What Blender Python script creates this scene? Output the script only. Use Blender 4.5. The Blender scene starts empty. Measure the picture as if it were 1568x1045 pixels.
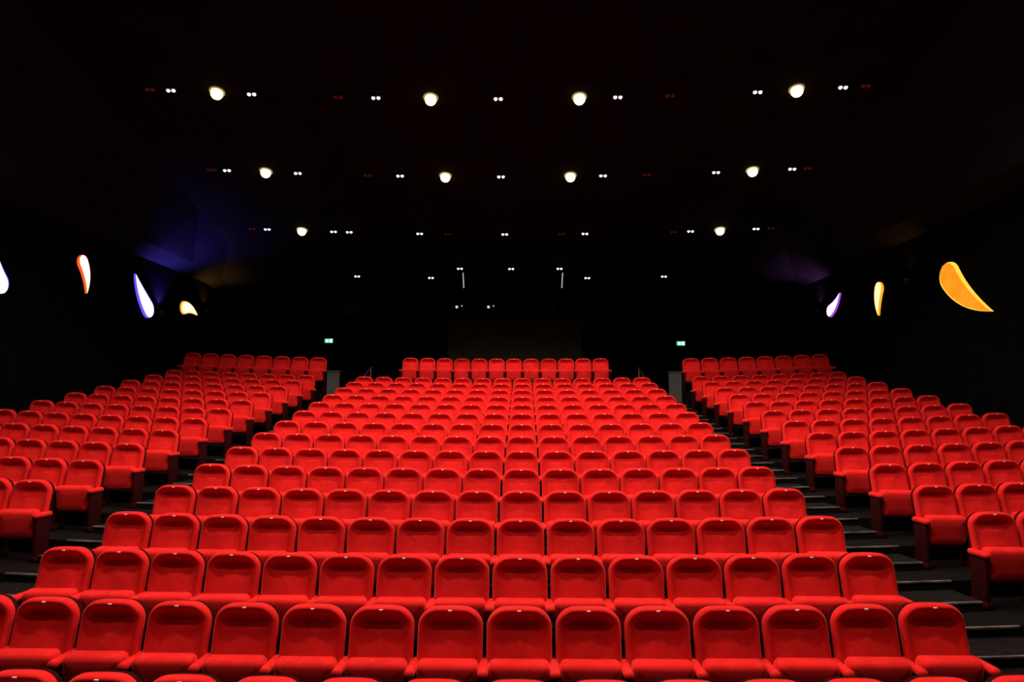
import bpy, bmesh, math, random
from mathutils import Vector, Matrix
from math import sin, cos, pi, radians
random.seed(4)
scene = bpy.context.scene
try:
    scene.view_settings.view_transform = 'Standard'
    scene.view_settings.look = 'None'
except Exception as e:
    print(e)

# ---------------- layout constants (metres) ----------------
CAMZ = 2.714
XC = -0.58          # centre line of the seating
PITCH = 0.55
RISE = 0.191
D0 = 4.60
SP = 0.991
def RY(n): return D0 + SP * n
WALLX = 10.15
BACKY = 24.0
def delta(x): return 0.004 * (x - XC) ** 2       # rows bow slightly
def lift(x): return 0.0026 * (x - XC) ** 2       # floor is dished up to the sides
def ceil_z(y): return CAMZ + 6.75 - 0.255 * (y - 13.5)

# ---------------- materials ----------------
def new_mat(name):
    m = bpy.data.materials.new(name); m.use_nodes = True
    nt = m.node_tree
    return m, nt, nt.nodes['Principled BSDF']
def plain(name, col, rough=0.6, metal=0.0, noise=0.0, scale=8.0, bump=0.0, spec=0.5):
    m, nt, b = new_mat(name)
    b.inputs['Base Color'].default_value = (*col, 1)
    b.inputs['Roughness'].default_value = rough
    b.inputs['Metallic'].default_value = metal
    b.inputs['Specular IOR Level'].default_value = spec
    tc = nt.nodes.new('ShaderNodeTexCoord')
    n = nt.nodes.new('ShaderNodeTexNoise'); n.inputs['Scale'].default_value = scale
    n.inputs['Detail'].default_value = 5
    nt.links.new(tc.outputs['Object'], n.inputs['Vector'])
    if noise > 0:
        r = nt.nodes.new('ShaderNodeValToRGB')
        r.color_ramp.elements[0].position = 0.3; r.color_ramp.elements[1].position = 0.7
        r.color_ramp.elements[0].color = (*[c * (1 - noise) for c in col], 1)
        r.color_ramp.elements[1].color = (*[min(1, c * (1 + noise)) for c in col], 1)
        nt.links.new(n.outputs['Fac'], r.inputs['Fac'])
        nt.links.new(r.outputs['Color'], b.inputs['Base Color'])
    if bump > 0:
        bp = nt.nodes.new('ShaderNodeBump'); bp.inputs['Strength'].default_value = bump
        bp.inputs['Distance'].default_value = 0.02
        nt.links.new(n.outputs['Fac'], bp.inputs['Height'])
        nt.links.new(bp.outputs['Normal'], b.inputs['Normal'])
    return m
def emis(name, col, strength, base=(0.02, 0.02, 0.02)):
    m, nt, b = new_mat(name)
    b.inputs['Base Color'].default_value = (*base, 1)
    b.inputs['Emission Color'].default_value = (*col, 1)
    b.inputs['Emission Strength'].default_value = strength
    return m

def velvet():
    m, nt, b = new_mat('red_velvet')
    tc = nt.nodes.new('ShaderNodeTexCoord')
    oi = nt.nodes.new('ShaderNodeObjectInfo')
    add = nt.nodes.new('ShaderNodeVectorMath'); add.operation = 'ADD'
    sc = nt.nodes.new('ShaderNodeVectorMath'); sc.operation = 'SCALE'
    comb = nt.nodes.new('ShaderNodeCombineXYZ')
    nt.links.new(oi.outputs['Random'], comb.inputs[0]); nt.links.new(oi.outputs['Random'], comb.inputs[1])
    nt.links.new(comb.outputs[0], sc.inputs[0]); sc.inputs['Scale'].default_value = 37.0
    nt.links.new(tc.outputs['Object'], add.inputs[0]); nt.links.new(sc.outputs[0], add.inputs[1])
    n1 = nt.nodes.new('ShaderNodeTexNoise'); n1.inputs['Scale'].default_value = 3.0
    n1.inputs['Detail'].default_value = 3; n1.inputs['Distortion'].default_value = 0.8
    nt.links.new(add.outputs[0], n1.inputs['Vector'])
    r = nt.nodes.new('ShaderNodeValToRGB')
    e = r.color_ramp.elements
    e[0].position = 0.3; e[0].color = (0.58, 0.009, 0.009, 1)
    e[1].position = 0.7; e[1].color = (0.76, 0.014, 0.013, 1)
    nt.links.new(n1.outputs['Fac'], r.inputs['Fac'])
    # a few brushed strokes in the pile
    mp = nt.nodes.new('ShaderNodeMapping'); mp.inputs['Rotation'].default_value = (0.2, 0.7, 0.1)
    mp.inputs['Scale'].default_value = (3, 3, 8)
    nt.links.new(add.outputs[0], mp.inputs['Vector'])
    n2 = nt.nodes.new('ShaderNodeTexNoise'); n2.inputs['Scale'].default_value = 1.5
    n2.inputs['Detail'].default_value = 2; n2.inputs['Distortion'].default_value = 3.0
    nt.links.new(mp.outputs[0], n2.inputs['Vector'])
    r2 = nt.nodes.new('ShaderNodeValToRGB'); f = r2.color_ramp.elements
    f[0].position = 0.535; f[0].color = (0, 0, 0, 1); f[1].position = 0.541; f[1].color = (1, 1, 1, 1)
    g = r2.color_ramp.elements.new(0.549); g.color = (0, 0, 0, 1)
    nt.links.new(n2.outputs['Fac'], r2.inputs['Fac'])
    mx = nt.nodes.new('ShaderNodeMix'); mx.data_type = 'RGBA'
    mul = nt.nodes.new('ShaderNodeMath'); mul.operation = 'MULTIPLY'; mul.inputs[1].default_value = 0.5
    nt.links.new(r2.outputs['Color'], mul.inputs[0])
    nt.links.new(mul.outputs[0], mx.inputs[0])
    nt.links.new(r.outputs['Color'], mx.inputs[6]); mx.inputs[7].default_value = (0.95, 0.08, 0.07, 1)
    nt.links.new(mx.outputs[2], b.inputs['Base Color'])
    b.inputs['Roughness'].default_value = 0.9
    b.inputs['Specular IOR Level'].default_value = 0.10
    b.inputs['Sheen Weight'].default_value = 0.7
    b.inputs['Sheen Roughness'].default_value = 0.35
    b.inputs['Sheen Tint'].default_value = (1, 0.14, 0.12, 1)
    return m
M_VEL = velvet()
M_SHELL = plain('seat_shell_dark', (0.026, 0.0015, 0.0015), 0.9, spec=0.05)
M_TAG = plain('seat_number_tag', (0.85, 0.62, 0.58), 0.5)
M_CARPET = plain('dark_carpet', (0.005, 0.0035, 0.0035), 0.95, noise=0.4, scale=30, bump=0.3, spec=0.05)
M_STAIR = plain('stair_tread', (0.0055, 0.004, 0.004), 0.9, noise=0.5, scale=12, spec=0.08)
M_NOSE = plain('stair_nosing', (0.11, 0.080, 0.074), 0.6, noise=0.8, scale=5)
M_WALL = plain('black_wall_fabric', (0.0025, 0.0025, 0.003), 0.95, noise=0.3, scale=3, spec=0.03)
M_CEIL = plain('black_ceiling', (0.012, 0.012, 0.009), 0.9, noise=0.3, scale=1.2, spec=0.05)
M_SOFF = plain('soffit_paint', (0.014, 0.014, 0.018), 0.8, noise=0.2, scale=2, spec=0.05)
M_BLACK = plain('black_metal', (0.006, 0.006, 0.006), 0.5, 0.3)
M_CHROME = plain('brushed_steel', (0.6, 0.6, 0.6), 0.3, 1.0)
M_BOOTH = plain('booth_wall', (0.070, 0.066, 0.030), 0.9, noise=0.2, scale=2, spec=0.1)
M_GREY = plain('grey_panel', (0.04, 0.04, 0.04), 0.7, noise=0.2, scale=3)
M_GLASS = plain('dark_glass', (0.01, 0.012, 0.014), 0.08)
M_BULB = emis('downlight_bulb', (1.0, 0.90, 0.52), 1.9)
M_HALO = emis('downlight_halo_ring', (1.0, 0.72, 0.22), 0.20, (0.3, 0.25, 0.1))  # emission imitates the warm halo around each bulb
M_TWIN = emis('twin_bulb', (0.95, 0.95, 1.0), 2.0)
M_REDB = emis('red_bulb', (1.0, 0.05, 0.05), 0.05, (0.05, 0.003, 0.003))

# ---------------- helpers ----------------
def link(ob):
    scene.collection.objects.link(ob); return ob
def mesh_obj(name, bm, mats, smooth=False, parent=None):
    me = bpy.data.meshes.new(name)
    bmesh.ops.recalc_face_normals(bm, faces=bm.faces[:])
    bm.to_mesh(me); bm.free()
    for m in mats: me.materials.append(m)
    if smooth:
        for p in me.polygons: p.use_smooth = True
    ob = bpy.data.objects.new(name, me); link(ob)
    if parent: ob.parent = parent
    return ob
def add_box(bm, x0, x1, y0, y1, z0, z1, mat=0, bevel=0.0, seg=2):
    r = bmesh.ops.create_cube(bm, size=1.0)
    vs = r['verts']
    for v in vs:
        v.co = Vector(((x0 + x1) / 2 + v.co.x * (x1 - x0), (y0 + y1) / 2 + v.co.y * (y1 - y0), (z0 + z1) / 2 + v.co.z * (z1 - z0)))
    fs = set(f for v in vs for f in v.link_faces)
    for f in fs: f.material_index = mat
    if bevel > 0:
        es = set(e for v in vs for e in v.link_edges)
        res = bmesh.ops.bevel(bm, geom=list(es), offset=bevel, segments=seg, profile=0.5, affect='EDGES')
        for f in res['faces']: f.material_index = mat
        vs = list(set(v for f in res['faces'] for v in f.verts))
    return vs
def tube(bm, pts, r, n=8, mat=0):
    rings = []
    for i, p in enumerate(pts):
        p = Vector(p)
        d = (Vector(pts[min(i + 1, len(pts) - 1)]) - Vector(pts[max(i - 1, 0)])).normalized()
        a = d.cross(Vector((0, 0, 1)))
        if a.length < 1e-3: a = Vector((1, 0, 0))
        a.normalize(); b = d.cross(a)
        rings.append([bm.verts.new(p + r * (cos(2 * pi * k / n) * a + sin(2 * pi * k / n) * b)) for k in range(n)])
    for i in range(len(rings) - 1):
        for k in range(n):
            f = bm.faces.new((rings[i][k], rings[i][(k + 1) % n], rings[i + 1][(k + 1) % n], rings[i + 1][k])); f.material_index = mat
    for rg in (rings[0], rings[-1]):
        f = bm.faces.new(rg); f.material_index = mat

def rrect(W, H, rt, rb, inset, nc=8):
    pts = []
    w2 = W / 2 - inset
    top = -inset; bot = -H + inset
    RT = max(rt - inset, 0.012); RB = max(rb - inset, 0.008)
    for (cx, cy, r, a0) in ((w2 - RT, top - RT, RT, 0), (-w2 + RT, top - RT, RT, pi / 2), (-w2 + RB, bot + RB, RB, pi), (w2 - RB, bot + RB, RB, 1.5 * pi)):
        for k in range(nc + 1):
            a = a0 + (pi / 2) * k / nc
            pts.append((cx + r * cos(a), cy + r * sin(a)))
        if a0 == 0:            # extra points along the top edge, for the headrest swell
            for q in (0.6, 0.2, -0.2, -0.6): pts.append(((w2 - RT) * q, top))
    return pts
def pad(bm, W, H, rt, rb, profile, top, ang, arch=0.0, lip=0.0, mats=None):
    down = Vector((0, -sin(ang), -cos(ang))); nrm = Vector((0, -cos(ang), sin(ang)))
    top = Vector(top); rings = []
    for (ins, dep, rimw) in profile:
        ring = []
        for (u, w) in rrect(W, H, rt, rb, ins):
            up = max(0.0, 1 + w / H)
            ww = w - arch * (abs(u) / (W / 2)) ** 2 * (up ** 2)
            if rimw >= 0:
                t = max(0.0, min(1.0, (up - 0.70) / 0.2)); t = t * t * (3 - 2 * t)
                t *= max(0.0, 1 - (abs(u) / (W * 0.52)) ** 3)
            else:
                t = max(0.0, min(1.0, (up - 0.42) / 0.45)); t = t * t * (3 - 2 * t)
                t *= max(0.0, 1 - (abs(u) / (W * 0.52)) ** 2)
            d = dep + lip * t * rimw
            ring.append(bm.verts.new(top + Vector((u, 0, 0)) + (-ww) * down + d * nrm))
        rings.append(ring)
    n = len(rings[0])
    for i in range(len(rings) - 1):
        for k in range(n):
            f = bm.faces.new((rings[i][k], rings[i][(k + 1) % n], rings[i + 1][(k + 1) % n], rings[i + 1][k]))
            f.material_index = mats[i] if mats else 0
            f.smooth = True
    for idx, ri in ((0, rings[0]), (-1, rings[-1])):
        f = bm.faces.new(ri); f.material_index = (mats[idx] if mats else 0); f.smooth = True

def armrest(bm, x):
    add_box(bm, x - 0.038, x + 0.038, -0.375, -0.06, 0.52, 0.592, 0, 0.034, 4)
    add_box(bm, x - 0.022, x + 0.022, -0.33, -0.08, 0.06, 0.53, 1, 0.012, 2)
    add_box(bm, x - 0.030, x + 0.030, -0.34, -0.05, 0.0, 0.07, 1, 0.012, 2)

def seat_mesh(name, both):
    bm = bmesh.new()
    # back cushion: rolled rim, welt groove, padded centre panel with headrest lip
    prof = [(0.04, -0.062, 0), (0.012, -0.055, 0), (0.0, -0.04, 0), (0.0, 0.004, 0.4), (0.004, 0.020, 0.8), (0.013, 0.035, 1.0),
            (0.026, 0.043, 1.1), (0.040, 0.045, 1.15), (0.054, 0.042, 1.0), (0.066, 0.038, 0.6), (0.075, 0.037, 0.15),
            (0.088, 0.041, -0.35), (0.108, 0.046, -0.70), (0.13, 0.050, -0.85), (0.16, 0.053, -0.85), (0.20, 0.055, -0.7), (0.24, 0.056, -0.5)]
    mats = [1, 1, 1] + [0] * 15
    pad(bm, 0.52, 0.60, 0.145, 0.05, prof, (0, 0, 0.97), radians(12), arch=0.022, lip=0.050, mats=mats)
    # tipped-up seat cushion
    prof = [(0.05, -0.03, 0), (0.02, -0.026, 0), (0.004, -0.012, 0), (0.0, 0.01, 0), (0.0, 0.06, 0), (0.006, 0.084, 0), (0.022, 0.102, 0), (0.045, 0.112, 0), (0.12, 0.118, 0)]
    pad(bm, 0.472, 0.37, 0.05, 0.08, prof, (0, -0.215, 0.630), radians(-8), mats=[0] * 9)
    tube(bm, [(-0.25, -0.17, 0.33), (0.25, -0.17, 0.33)], 0.018, 8, 1)
    armrest(bm, PITCH / 2)
    if both: armrest(bm, -PITCH / 2)
    add_box(bm, -0.015, 0.015, -0.114, -0.100, 0.946, 0.958, 2, 0.002, 1)
    bmesh.ops.recalc_face_normals(bm, faces=bm.faces[:])
    me = bpy.data.meshes.new(name); bm.to_mesh(me); bm.free()
    for m in (M_VEL, M_SHELL, M_TAG): me.materials.append(m)
    for p in me.polygons:
        if p.material_index != 2: p.use_smooth = True
    return me
ME_A = seat_mesh('cinema_seat_mesh', False)
ME_B = seat_mesh('cinema_seat_end_mesh', True)
def put_seat(x, y, z, end):
    ob = bpy.data.objects.new('cinema_seat', ME_B if end else ME_A)
    ob.location = (x, y + delta(x), z + lift(x))
    link(ob); return ob
def side0(n): return 5.50 - 0.025 * (n - 3)
for n in range(0, 15):
    for i in range(15):
        put_seat(XC + (i - 7) * PITCH, RY(n), RISE * n, i == 0)
for n in range(1, 15):
    for i in range(8):
        put_seat(XC + side0(n) + (i + 0.5) * PITCH, RY(n), RISE * n, i == 0)
        put_seat(XC - side0(n) - (7.5 - i) * PITCH, RY(n), RISE * n, i == 0)
ZB = 3.43; ZS = 3.25
for i in range(12):
    put_seat(XC + (i - 5.5) * PITCH, 21.2, ZB, i == 0)
for i in range(8):
    put_seat(XC + side0(15) + (i + 0.5) * PITCH, RY(15), ZS, i == 0)
    put_seat(XC - side0(15) - (7.5 - i) * PITCH, RY(15), ZS, i == 0)

# ---------------- floor : curved stepped terrace ----------------
def sweep(bm, prof, xa, xb, nx, mat=0, close=False):
    cols = []
    for k in range(nx + 1):
        x = xa + (xb - xa) * k / nx
        cols.append([bm.verts.new((x, min(y + delta(x), BACKY), z + lift(x))) for (y, z) in prof])
    m = len(prof)
    for k in range(nx):
        for j in range(m if close else m - 1):
            j2 = (j + 1) % m
            f = bm.faces.new((cols[k][j], cols[k + 1][j], cols[k + 1][j2], cols[k][j2])); f.material_index = mat
    if close:
        for c in (cols[0], cols[-1]):
            f = bm.faces.new(c); f.material_index = mat
FX0, FX1 = XC - WALLX, XC + WALLX
bm = bmesh.new()
prof = [(-8.4, -RISE * 4)]
for n in range(-3, 15):
    yr = RY(n) - 0.82
    prof += [(yr, RISE * (n - 1)), (yr, RISE * n)]
prof += [(24.0, RISE * 14)]
sweep(bm, prof, FX0, FX1, 48)
sweep(bm, [(20.37, RISE * 14), (20.37, ZB), (23.99, ZB), (23.99, RISE * 14)], XC - 4.0, XC + 4.0, 16, close=True)
for s in (-1, 1):
    a, b_ = XC + s * (side0(15) - 0.05), XC + s * WALLX
    sweep(bm, [(RY(15) - 0.82, RISE * 14), (RY(15) - 0.82, ZS), (23.6, ZS), (23.6, RISE * 14)], min(a, b_), max(a, b_), 14, close=True)
mesh_obj('floor', bm, [M_CARPET])
# aisle stairs
for s in (-1, 1):
    bm = bmesh.new()
    for n in range(-3, 18):
        a, b_ = XC + s * (4.125 + 0.06), XC + s * (side0(min(n, 15)) - 0.06)
        xa, xb = min(a, b_), max(a, b_)
        yr = RY(n) - 0.82
        zt = RISE * n - RISE / 2
        zb = RISE * min(n - 1, 14)
        sweep(bm, [(yr - 0.5, zb + 0.001), (yr - 0.5, zt), (yr, zt), (yr, zb + 0.001)], xa, xb, 5, 0, True)
        if n > 14:
            sweep(bm, [(yr, RISE * 14 + 0.001), (yr, RISE * n), (yr + 0.5, RISE * n), (yr + 0.5, RISE * 14 + 0.001)], xa, xb, 5, 0, True)
        for (yy, zz) in ((yr - 0.5, zt), (yr, RISE * n)):
            sweep(bm, [(yy - 0.010, zz - 0.012), (yy - 0.010, zz + 0.005), (yy + 0.018, zz + 0.005), (yy + 0.018, zz + 0.001), (yy - 0.004, zz + 0.001), (yy - 0.004, zz - 0.012)], xa, xb, 5, 1, True)
    # low partition beside the head of the stair, joined into this mesh
    xa = XC + s * (side0(15) - 0.07)
    ya = RY(15) - 0.6
    add_box(bm, min(xa, xa - s * 0.36), max(xa, xa - s * 0.36), ya + 0.4, ya + 0.5, RISE * 14, CAMZ + 1.15, 2, 0.01)
    add_box(bm, min(xa, xa - s * 0.36) - .02, max(xa, xa - s * 0.36) + .02, ya + 0.38, ya + 0.52, CAMZ + 1.15, CAMZ + 1.18, 2, 0.008)
    mesh_obj('aisle_stairs_and_partition', bm, [M_STAIR, M_NOSE, M_GREY])

# ---------------- room shell ----------------
TOPW = CAMZ + 4.3
Y0, Y1 = -8.0, BACKY
def box_obj(name, x0, x1, y0, y1, z0, z1, mat, bevel=0):
    bm = bmesh.new(); add_box(bm, x0, x1, y0, y1, z0, z1, 0, bevel); return mesh_obj(name, bm, [mat])
box_obj('wall_left', FX0 - 0.2, FX0, Y0, Y1 + 0.2, -1, 16, M_WALL)
box_obj('wall_right', FX1, FX1 + 0.2, Y0, Y1 + 0.2, -1, 16, M_WALL)
box_obj('wall_back', FX0, FX1, BACKY, BACKY + 0.2, 0, 9, M_WALL)
box_obj('wall_front', FX0, FX1, Y0 - 0.2, Y0, -1, 16, M_WALL)
CW = 8.5
bm = bmesh.new()
v = [bm.verts.new(p) for p in ((XC - CW, Y0, ceil_z(Y0)), (XC + CW, Y0, ceil_z(Y0)), (XC + CW, Y1, ceil_z(Y1)), (XC - CW, Y1, ceil_z(Y1)))]
w = [bm.verts.new(x.co + Vector((0, 0, 0.15))) for x in v]
bm.faces.new(v); bm.faces.new(w[::-1])
for k in range(4): bm.faces.new((v[k], v[(k + 1) % 4], w[(k + 1) % 4], w[k]))
mesh_obj('ceiling', bm, [M_CEIL])
for s in (-1, 1):
    bm = bmesh.new()
    ys = [Y0, 12, 16, 18, 20, 22, Y1]
    A = [bm.verts.new((XC + s * CW, y, ceil_z(y))) for y in ys]
    B = [bm.verts.new((XC + s * (WALLX - 0.55), y, min(TOPW + 0.25, ceil_z(y)))) for y in ys]
    C = [bm.verts.new((XC + s * WALLX, y, min(TOPW, ceil_z(y)))) for y in ys]
    for P, Q in ((A, B), (B, C)):
        for k in range(len(ys) - 1): bm.faces.new((P[k], P[k + 1], Q[k + 1], Q[k]))
    mesh_obj('ceiling_soffit', bm, [M_SOFF])

# ---------------- ceiling lights ----------------
SL = math.atan(-0.255)
def dome(bm, c, r, mat, flat=0.7):
    r_ = bmesh.ops.create_uvsphere(bm, u_segments=14, v_segments=8, radius=r)
    for v in r_['verts']:
        v.co = Vector(c) + Vector((v.co.x, v.co.y, v.co.z * flat))
    for f in set(f for v in r_['verts'] for f in v.link_faces): f.material_index = mat; f.smooth = True
def ring(bm, c, ro, ri, h, mat, n=20):
    c = Vector(c)
    prof = [(ro, 0), (ro, -h * 0.6), (ro - 0.01, -h), (ri + 0.01, -h), (ri, -h * 0.6), (ri, 0)]
    R = [[bm.verts.new(c + Vector((r * cos(2 * pi * k / n), r * sin(2 * pi * k / n), z))) for k in range(n)] for r, z in prof]
    for i in range(len(R) - 1):
        for k in range(n):
            f = bm.faces.new((R[i][k], R[i][(k + 1) % n], R[i + 1][(k + 1) % n], R[i + 1][k])); f.material_index = mat; f.smooth = True
def light_mesh():
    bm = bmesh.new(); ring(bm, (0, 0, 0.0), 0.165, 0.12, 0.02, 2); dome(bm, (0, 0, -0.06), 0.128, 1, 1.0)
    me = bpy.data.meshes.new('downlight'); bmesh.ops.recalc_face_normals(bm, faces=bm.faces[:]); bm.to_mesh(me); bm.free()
    me.materials.append(M_BLACK); me.materials.append(M_BULB); me.materials.append(M_HALO); return me
def twin_mesh(mat, r):
    bm = bmesh.new(); add_box(bm, -0.13, 0.13, -0.07, 0.07, -0.03, 0.0, 0, 0.01, 2)
    for sx in (-0.055, 0.055): dome(bm, (sx, 0, -0.035), r, 1, 0.9)
    me = bpy.data.meshes.new('twin'); bmesh.ops.recalc_face_normals(bm, faces=bm.faces[:]); bm.to_mesh(me); bm.free()
    me.materials.append(M_BLACK); me.materials.append(mat); return me
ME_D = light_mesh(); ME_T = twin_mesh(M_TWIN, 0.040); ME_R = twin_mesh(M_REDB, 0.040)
XL = -0.41; XS = 1.02
def ly(base, x): return base - 0.22 * (abs(x) / 6.0) ** 2 + 0.2
def put_lamp(name, me, x, base):
    y = ly(base, x)
    ob = bpy.data.objects.new(name, me); ob.location = (XL + x * XS, y, ceil_z(y)); ob.rotation_euler = (SL, 0, 0); link(ob); return ob
def spot(x, base, power, tilt, ang=120, col=(1, 0.86, 0.72)):
    y = ly(base, x)
    l = bpy.data.lights.new('downlight_lamp', 'SPOT'); l.energy = power; l.spot_size = radians(ang); l.spot_blend = 0.7
    l.shadow_soft_size = 0.06; l.color = col
    ob = bpy.data.objects.new('downlight_lamp', l); ob.location = (XL + x * XS, y, ceil_z(y) - 0.26); ob.rotation_euler = (radians(tilt), 0, 0); link(ob)
ROWS = {-0.25: (4, 90), 2.5: (4, 500), 5.0: (4, 960), 7.7: (4, 850), 10.4: (4, 640), 13.46: (4, 440), 16.25: (4, 280), 19.1: (2, 100)}  # front rows are out of view, added to light the seat fronts
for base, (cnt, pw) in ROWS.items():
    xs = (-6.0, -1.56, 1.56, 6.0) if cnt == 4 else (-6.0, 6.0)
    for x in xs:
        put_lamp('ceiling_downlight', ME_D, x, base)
        spot(x, base, pw * (0.42 if abs(x) > 3 else 1.18), 10)
TW = {13.46: (-6.93, -5.29, -2.71, -0.14, 2.36, 5.22, 6.91), 16.25: (-6.94, -5.22, -2.69, -0.17, 2.37, 5.13, 6.94),
      19.1: (-6.98, -5.1, -4.65, -2.62, -0.15, 2.17, 5.18, 7.0), 22.0: (-5.1, -2.67, 2.5, 5.0), 21.3: (-1.65, 0.0, 1.55)}
for base, xs in TW.items():
    for x in xs: put_lamp('twin_spotlight', ME_T, x, base)
for x in (-2.62, -0.15, 2.17): spot(x, 19.1, 480, 14, 50, (1, 0.9, 0.85))
for base, xs in {13.46: (-7.35, -3.5, 3.44, 7.35), 16.25: (-7.3, -3.5, 3.44, 7.3), 19.1: (-7.4, -1.8, 1.5, 4.7, 7.4)}.items():
    for x in xs: put_lamp('red_spotlight', ME_R, x, base)

# ---------------- teardrop wall lamps ----------------
def teardrop(side, head, ctrl, tail, r, face, rim, fs, rs, fat=0.7):
    """head/ctrl/tail = (y, z above camera) on the side wall"""
    hx = FX0 if side < 0 else FX1
    inward = 1 if side < 0 else -1
    H = Vector((head[0], head[1])); C = Vector(ctrl); T = Vector(tail)
    up = Vector((0, CAMZ))
    H = H + up; C = C + up; T = T + up
    N = 30; mids = []; L = []; Rr = []
    start = (C - H).normalized()
    tot = (C - H).length + (T - C).length
    for k in range(N + 1):
        q = (k / N) ** 1.15
        s = -r + (tot + r) * q
        if s < 0:
            c = H + start * s; tg = start
            wd = r * math.sqrt(max(0.0, 1 - (s / r) ** 2))
        else:
            t = s / tot
            c = (1 - t) ** 2 * H + 2 * t * (1 - t) * C + t * t * T
            tg = ((1 - t) * (C - H) + t * (T - C)).normalized()
            wd = r * (1 - t) ** 1.0 * (1 + fat * t) if t < 1 else 0
        pr = Vector((-tg.y, tg.x))
        mids.append(c); L.append(c + pr * wd); Rr.append(c - pr * wd)
    outl = L + Rr[::-1][1:-1]; mm = mids + mids[::-1][1:-1]
    bm = bmesh.new()
    def mk(f, dep): return [bm.verts.new((hx + inward * dep, (m + (p - m) * f).x, (m + (p - m) * f).y)) for p, m in zip(outl, mm)]
    rg = [mk(1.0, 0.0), mk(1.0, 0.035), mk(0.96, 0.052), mk(0.86, 0.058), mk(0.84, 0.058)]
    n = len(outl)
    for i in range(len(rg) - 1):
        for k in range(n):
            f = bm.faces.new((rg[i][k], rg[i][(k + 1) % n], rg[i + 1][(k + 1) % n], rg[i + 1][k])); f.material_index = 0
    last = rg[-1]
    for k in range(N):
        vs = []
        for q in (last[k], last[k + 1], last[(n - k - 1) % n], last[(n - k) % n]):
            if q not in vs: vs.append(q)
        if len(vs) >= 3:
            try:
                f = bm.faces.new(vs); f.material_index = 1
            except ValueError: pass
    bmesh.ops.remove_doubles(bm, verts=bm.verts[:], dist=0.0005)
    mr = emis('lamp_rim', rim, rs); mf = emis('lamp_face', face, fs)
    nt = mf.node_tree; b = nt.nodes['Principled BSDF']
    tc = nt.nodes.new('ShaderNodeTexCoord'); nz = nt.nodes.new('ShaderNodeTexNoise'); nz.inputs['Scale'].default_value = 5
    rp = nt.nodes.new('ShaderNodeValToRGB')
    rp.color_ramp.elements[0].position = 0.35; rp.color_ramp.elements[1].position = 0.65
    rp.color_ramp.elements[0].color = (*[0.8 * x + 0.2 * y for x, y in zip(face, rim)], 1); rp.color_ramp.elements[1].color = (*face, 1)
    nt.links.new(tc.outputs['Object'], nz.inputs['Vector']); nt.links.new(nz.outputs['Fac'], rp.inputs['Fac'])
    nt.links.new(rp.outputs['Color'], b.inputs['Emission Color'])
    mesh_obj('teardrop_wall_lamp', bm, [mr, mf])
teardrop(1, (14.88, 3.06), (14.50, 2.46), (13.60, 2.08), 0.33, (1.0, 0.30, 0.01), (1.0, 0.62, 0.05), 1.0, 1.2, 0.7)
teardrop(1, (17.83, 3.33), (17.98, 3.00), (17.90, 2.62), 0.19, (1.0, 0.78, 0.35), (1.0, 0.45, 0.02), 1.6, 1.0)
teardrop(1, (20.70, 3.18), (20.30, 3.28), (20.0, 3.62), 0.20, (0.9, 0.75, 1.0), (0.45, 0.08, 0.9), 1.6, 0.9)
teardrop(-1, (18.62, 2.90), (18.15, 3.28), (17.88, 3.75), 0.27, (0.75, 0.75, 1.0), (0.10, 0.06, 1.0), 1.8, 1.6)
teardrop(-1, (15.72, 3.58), (15.95, 3.28), (15.92, 2.85), 0.18, (1.0, 0.8, 0.7), (1.0, 0.12, 0.02), 1.6, 1.0)
teardrop(-1, (20.62, 3.24), (21.0, 3.34), (21.45, 3.12), 0.21, (1.0, 0.85, 0.55), (1.0, 0.45, 0.03), 1.6, 1.0)
teardrop(-1, (13.22, 2.60), (13.05, 2.85), (13.0, 3.30), 0.24, (0.75, 0.75, 1.0), (0.12, 0.10, 1.0), 1.8, 1.6)
def uplight(side, y, z, col, power, tilt_in=12):  # amber and purple uplights are added to colour the soffits
    hx = FX0 if side < 0 else FX1; inw = 1 if side < 0 else -1
    bm = bmesh.new()
    add_box(bm, min(hx, hx + inw * 0.08), max(hx, hx + inw * 0.08), y - 0.04, y + 0.04, CAMZ + z - 0.10, CAMZ + z + 0.0, 0, 0.01, 2)
    tube(bm, [(hx + inw * 0.12, y, CAMZ + z - 0.12), (hx + inw * 0.12, y, CAMZ + z + 0.0)], 0.05, 14, 0)
    dome(bm, (hx + inw * 0.12, y, CAMZ + z), 0.03, 1, 0.5)
    mesh_obj('soffit_wash_uplight', bm, [M_BLACK, emis('uplight_bulb', col, 0.15)])
    l = bpy.data.lights.new('uplight_lamp', 'SPOT'); l.energy = power; l.color = col; l.spot_size = radians(105); l.spot_blend = 0.9; l.shadow_soft_size = 0.03
    ob = bpy.data.objects.new('uplight_lamp', l); ob.location = (hx + inw * 0.14, y, CAMZ + z + 0.06)
    ob.rotation_euler = (pi, radians(tilt_in) * (1 if side < 0 else -1), 0); link(ob)
uplight(-1, 19.2, 2.9, (0.15, 0.10, 1.0), 450, 12)
uplight(-1, 21.9, 3.35, (1.0, 0.50, 0.1), 50)
uplight(1, 21.4, 3.3, (0.65, 0.22, 0.75), 80)
uplight(1, 16.4, 3.3, (1.0, 0.45, 0.05), 16)

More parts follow.
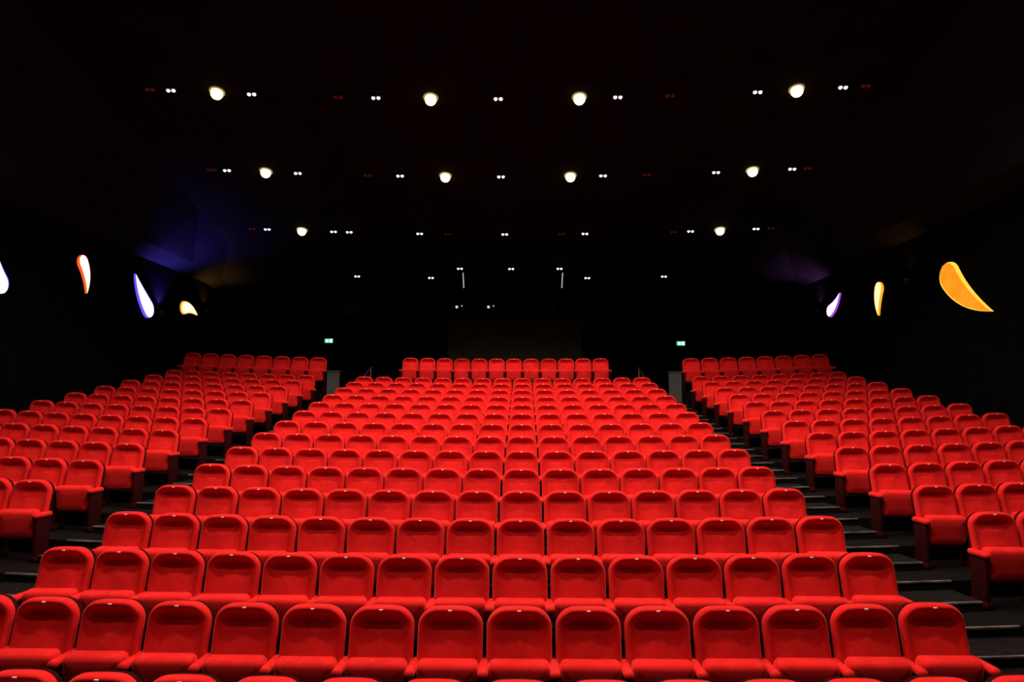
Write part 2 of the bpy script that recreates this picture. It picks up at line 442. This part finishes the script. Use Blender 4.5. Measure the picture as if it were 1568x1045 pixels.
# ---------------- rear wall: projection booth, signs, rails ----------------
bm = bmesh.new()
yb = BACKY
add_box(bm, XC - 2.1, XC + 2.65, yb - 0.5, yb - 0.01, ZB + .02, CAMZ + 3.3, 0, 0.02)
mesh_obj('projection_booth_front', bm, [M_BOOTH])
bm = bmesh.new()
x0, x1, z0, z1 = XC + 0.9, XC + 1.7, CAMZ + 3.45, CAMZ + 3.9
add_box(bm, x0, x1, yb - 0.04, yb - 0.005, z0, z1, 1)
for (a, b_, c, d) in ((x0 - .05, x1 + .05, z1, z1 + .05), (x0 - .05, x1 + .05, z0 - .05, z0), (x0 - .05, x0, z0, z1), (x1, x1 + .05, z0, z1)):
    add_box(bm, a, b_, yb - 0.09, yb - 0.005, c, d, 0, 0.005)
mesh_obj('window_1', bm, [M_BLACK, M_GLASS])
def projector(x, z):
    bm = bmesh.new()
    add_box(bm, x - 0.25, x + 0.25, yb - 0.42, yb - 0.12, CAMZ + z - 0.12, CAMZ + z + 0.14, 0, 0.02)
    tube(bm, [(x, yb - 0.42, CAMZ + z), (x, yb - 0.56, CAMZ + z)], 0.08, 16, 0)
    dome(bm, (x, yb - 0.56, CAMZ + z), 0.05, 1, 1)
    dome(bm, (x + 0.17, yb - 0.43, CAMZ + z + 0.06), 0.025, 1, 1)
    add_box(bm, x - 0.03, x + 0.03, yb - 0.3, yb - 0.005, CAMZ + z - 0.2, CAMZ + z - 0.1, 0)
    mesh_obj('projector', bm, [M_BLACK, emis('lens_glow', (0.9, 0.95, 1.0), 0.7)])
projector(-2.38, 3.72); projector(-1.25, 3.72)

def exit_sign(x, z):
    y = BACKY; k = 0.82
    bm = bmesh.new()
    add_box(bm, x - 0.20 * k, x + 0.20 * k, y - 0.10, y - 0.001, z - 0.11 * k, z + 0.11 * k, 0, 0.01)
    add_box(bm, x - 0.18 * k, x + 0.18 * k, y - 0.108, y - 0.09, z - 0.09 * k, z + 0.09 * k, 1, 0.003)
    yy = y - 0.114
    add_box(bm, x + 0.05 * k, x + 0.14 * k, yy, yy + 0.01, z - 0.075 * k, z + 0.075 * k, 2)
    for (p, q) in (((-.06, .055), (-.06, .03)), ((-.05, .03), (-.075, -.01)), ((-.075, -.01), (-.04, -.035)), ((-.04, -.035), (-.05, -.075)), ((-.075, -.01), (-.12, -.04)), ((-.05, .03), (-.015, .01)), ((-.055, .03), (-.11, .02))):
        tube(bm, [(x + p[0] * k, yy, z + p[1] * k), (x + q[0] * k, yy, z + q[1] * k)], 0.012, 6, 2)
    mesh_obj('exit_sign', bm, [M_BLACK, emis('exit_green', (0.12, 0.8, 0.45), 1.0), emis('exit_white', (0.85, 1.0, 0.95), 2.0)])
exit_sign(-300 * 24 / 1021, CAMZ + 2.55)
exit_sign(240 * 24 / 1021, CAMZ + 2.48)

for s in (-1, 1):
    x = XC + s * 4.07
    bm = bmesh.new()
    zf = RISE * 14 + lift(x)
    pts = [(x, 19.2, zf + 0.9), (x, 19.35, zf + 1.02), (x, 20.3, zf + 1.36), (x, 20.42, zf + 1.31)]
    tube(bm, pts, 0.022, 10, 0)
    tube(bm, [(x, 19.35, zf), (x, 19.35, zf + 1.02)], 0.018, 8, 0)
    tube(bm, [(x, 20.2, zf), (x, 20.2, zf + 1.32)], 0.018, 8, 0)
    mesh_obj('aisle_handrail', bm, [M_CHROME])
for x in (-2.0, 1.28):
    y = 21.6
    bm = bmesh.new()
    zc = ceil_z(y)
    tube(bm, [(x, y, zc), (x, y, zc - 0.12)], 0.012, 8, 0)
    tube(bm, [(x, y, zc - 0.12), (x + (0.03 if x < 0 else -0.03), y, zc - 0.62)], 0.018, 8, 1)
    mesh_obj('pendant_rod_lamp', bm, [M_BLACK, emis('rod_glow', (0.85, 0.95, 0.85), 0.45)])
for x in (-6.2, 5.4):
    bm = bmesh.new()
    add_box(bm, x - 0.35, x + 0.35, BACKY - 0.45, BACKY - 0.05, CAMZ + 3.4, CAMZ + 3.95, 0, 0.02)
    add_box(bm, x - 0.05, x + 0.05, BACKY - 0.08, BACKY - 0.001, CAMZ + 3.55, CAMZ + 3.75, 0)
    mesh_obj('surround_speaker', bm, [plain('speaker_grille', (0.02, 0.02, 0.02), 0.8)])

# ---------------- world + camera ----------------
w = bpy.data.worlds.new('world'); scene.world = w; w.use_nodes = True
w.node_tree.nodes['Background'].inputs[0].default_value = (0.0, 0.0, 0.0, 1)
cam = bpy.data.cameras.new('camera'); co = bpy.data.objects.new('camera', cam); link(co)
cam.sensor_width = 36; cam.lens = 23.45; cam.clip_end = 200
R = Matrix.Rotation(radians(1.0), 4, 'Z') @ Matrix.Rotation(radians(90 + 6.1), 4, 'X') @ Matrix.Rotation(radians(0.22), 4, 'Z')
co.matrix_world = Matrix.Translation((0, 0, CAMZ)) @ R
scene.camera = co
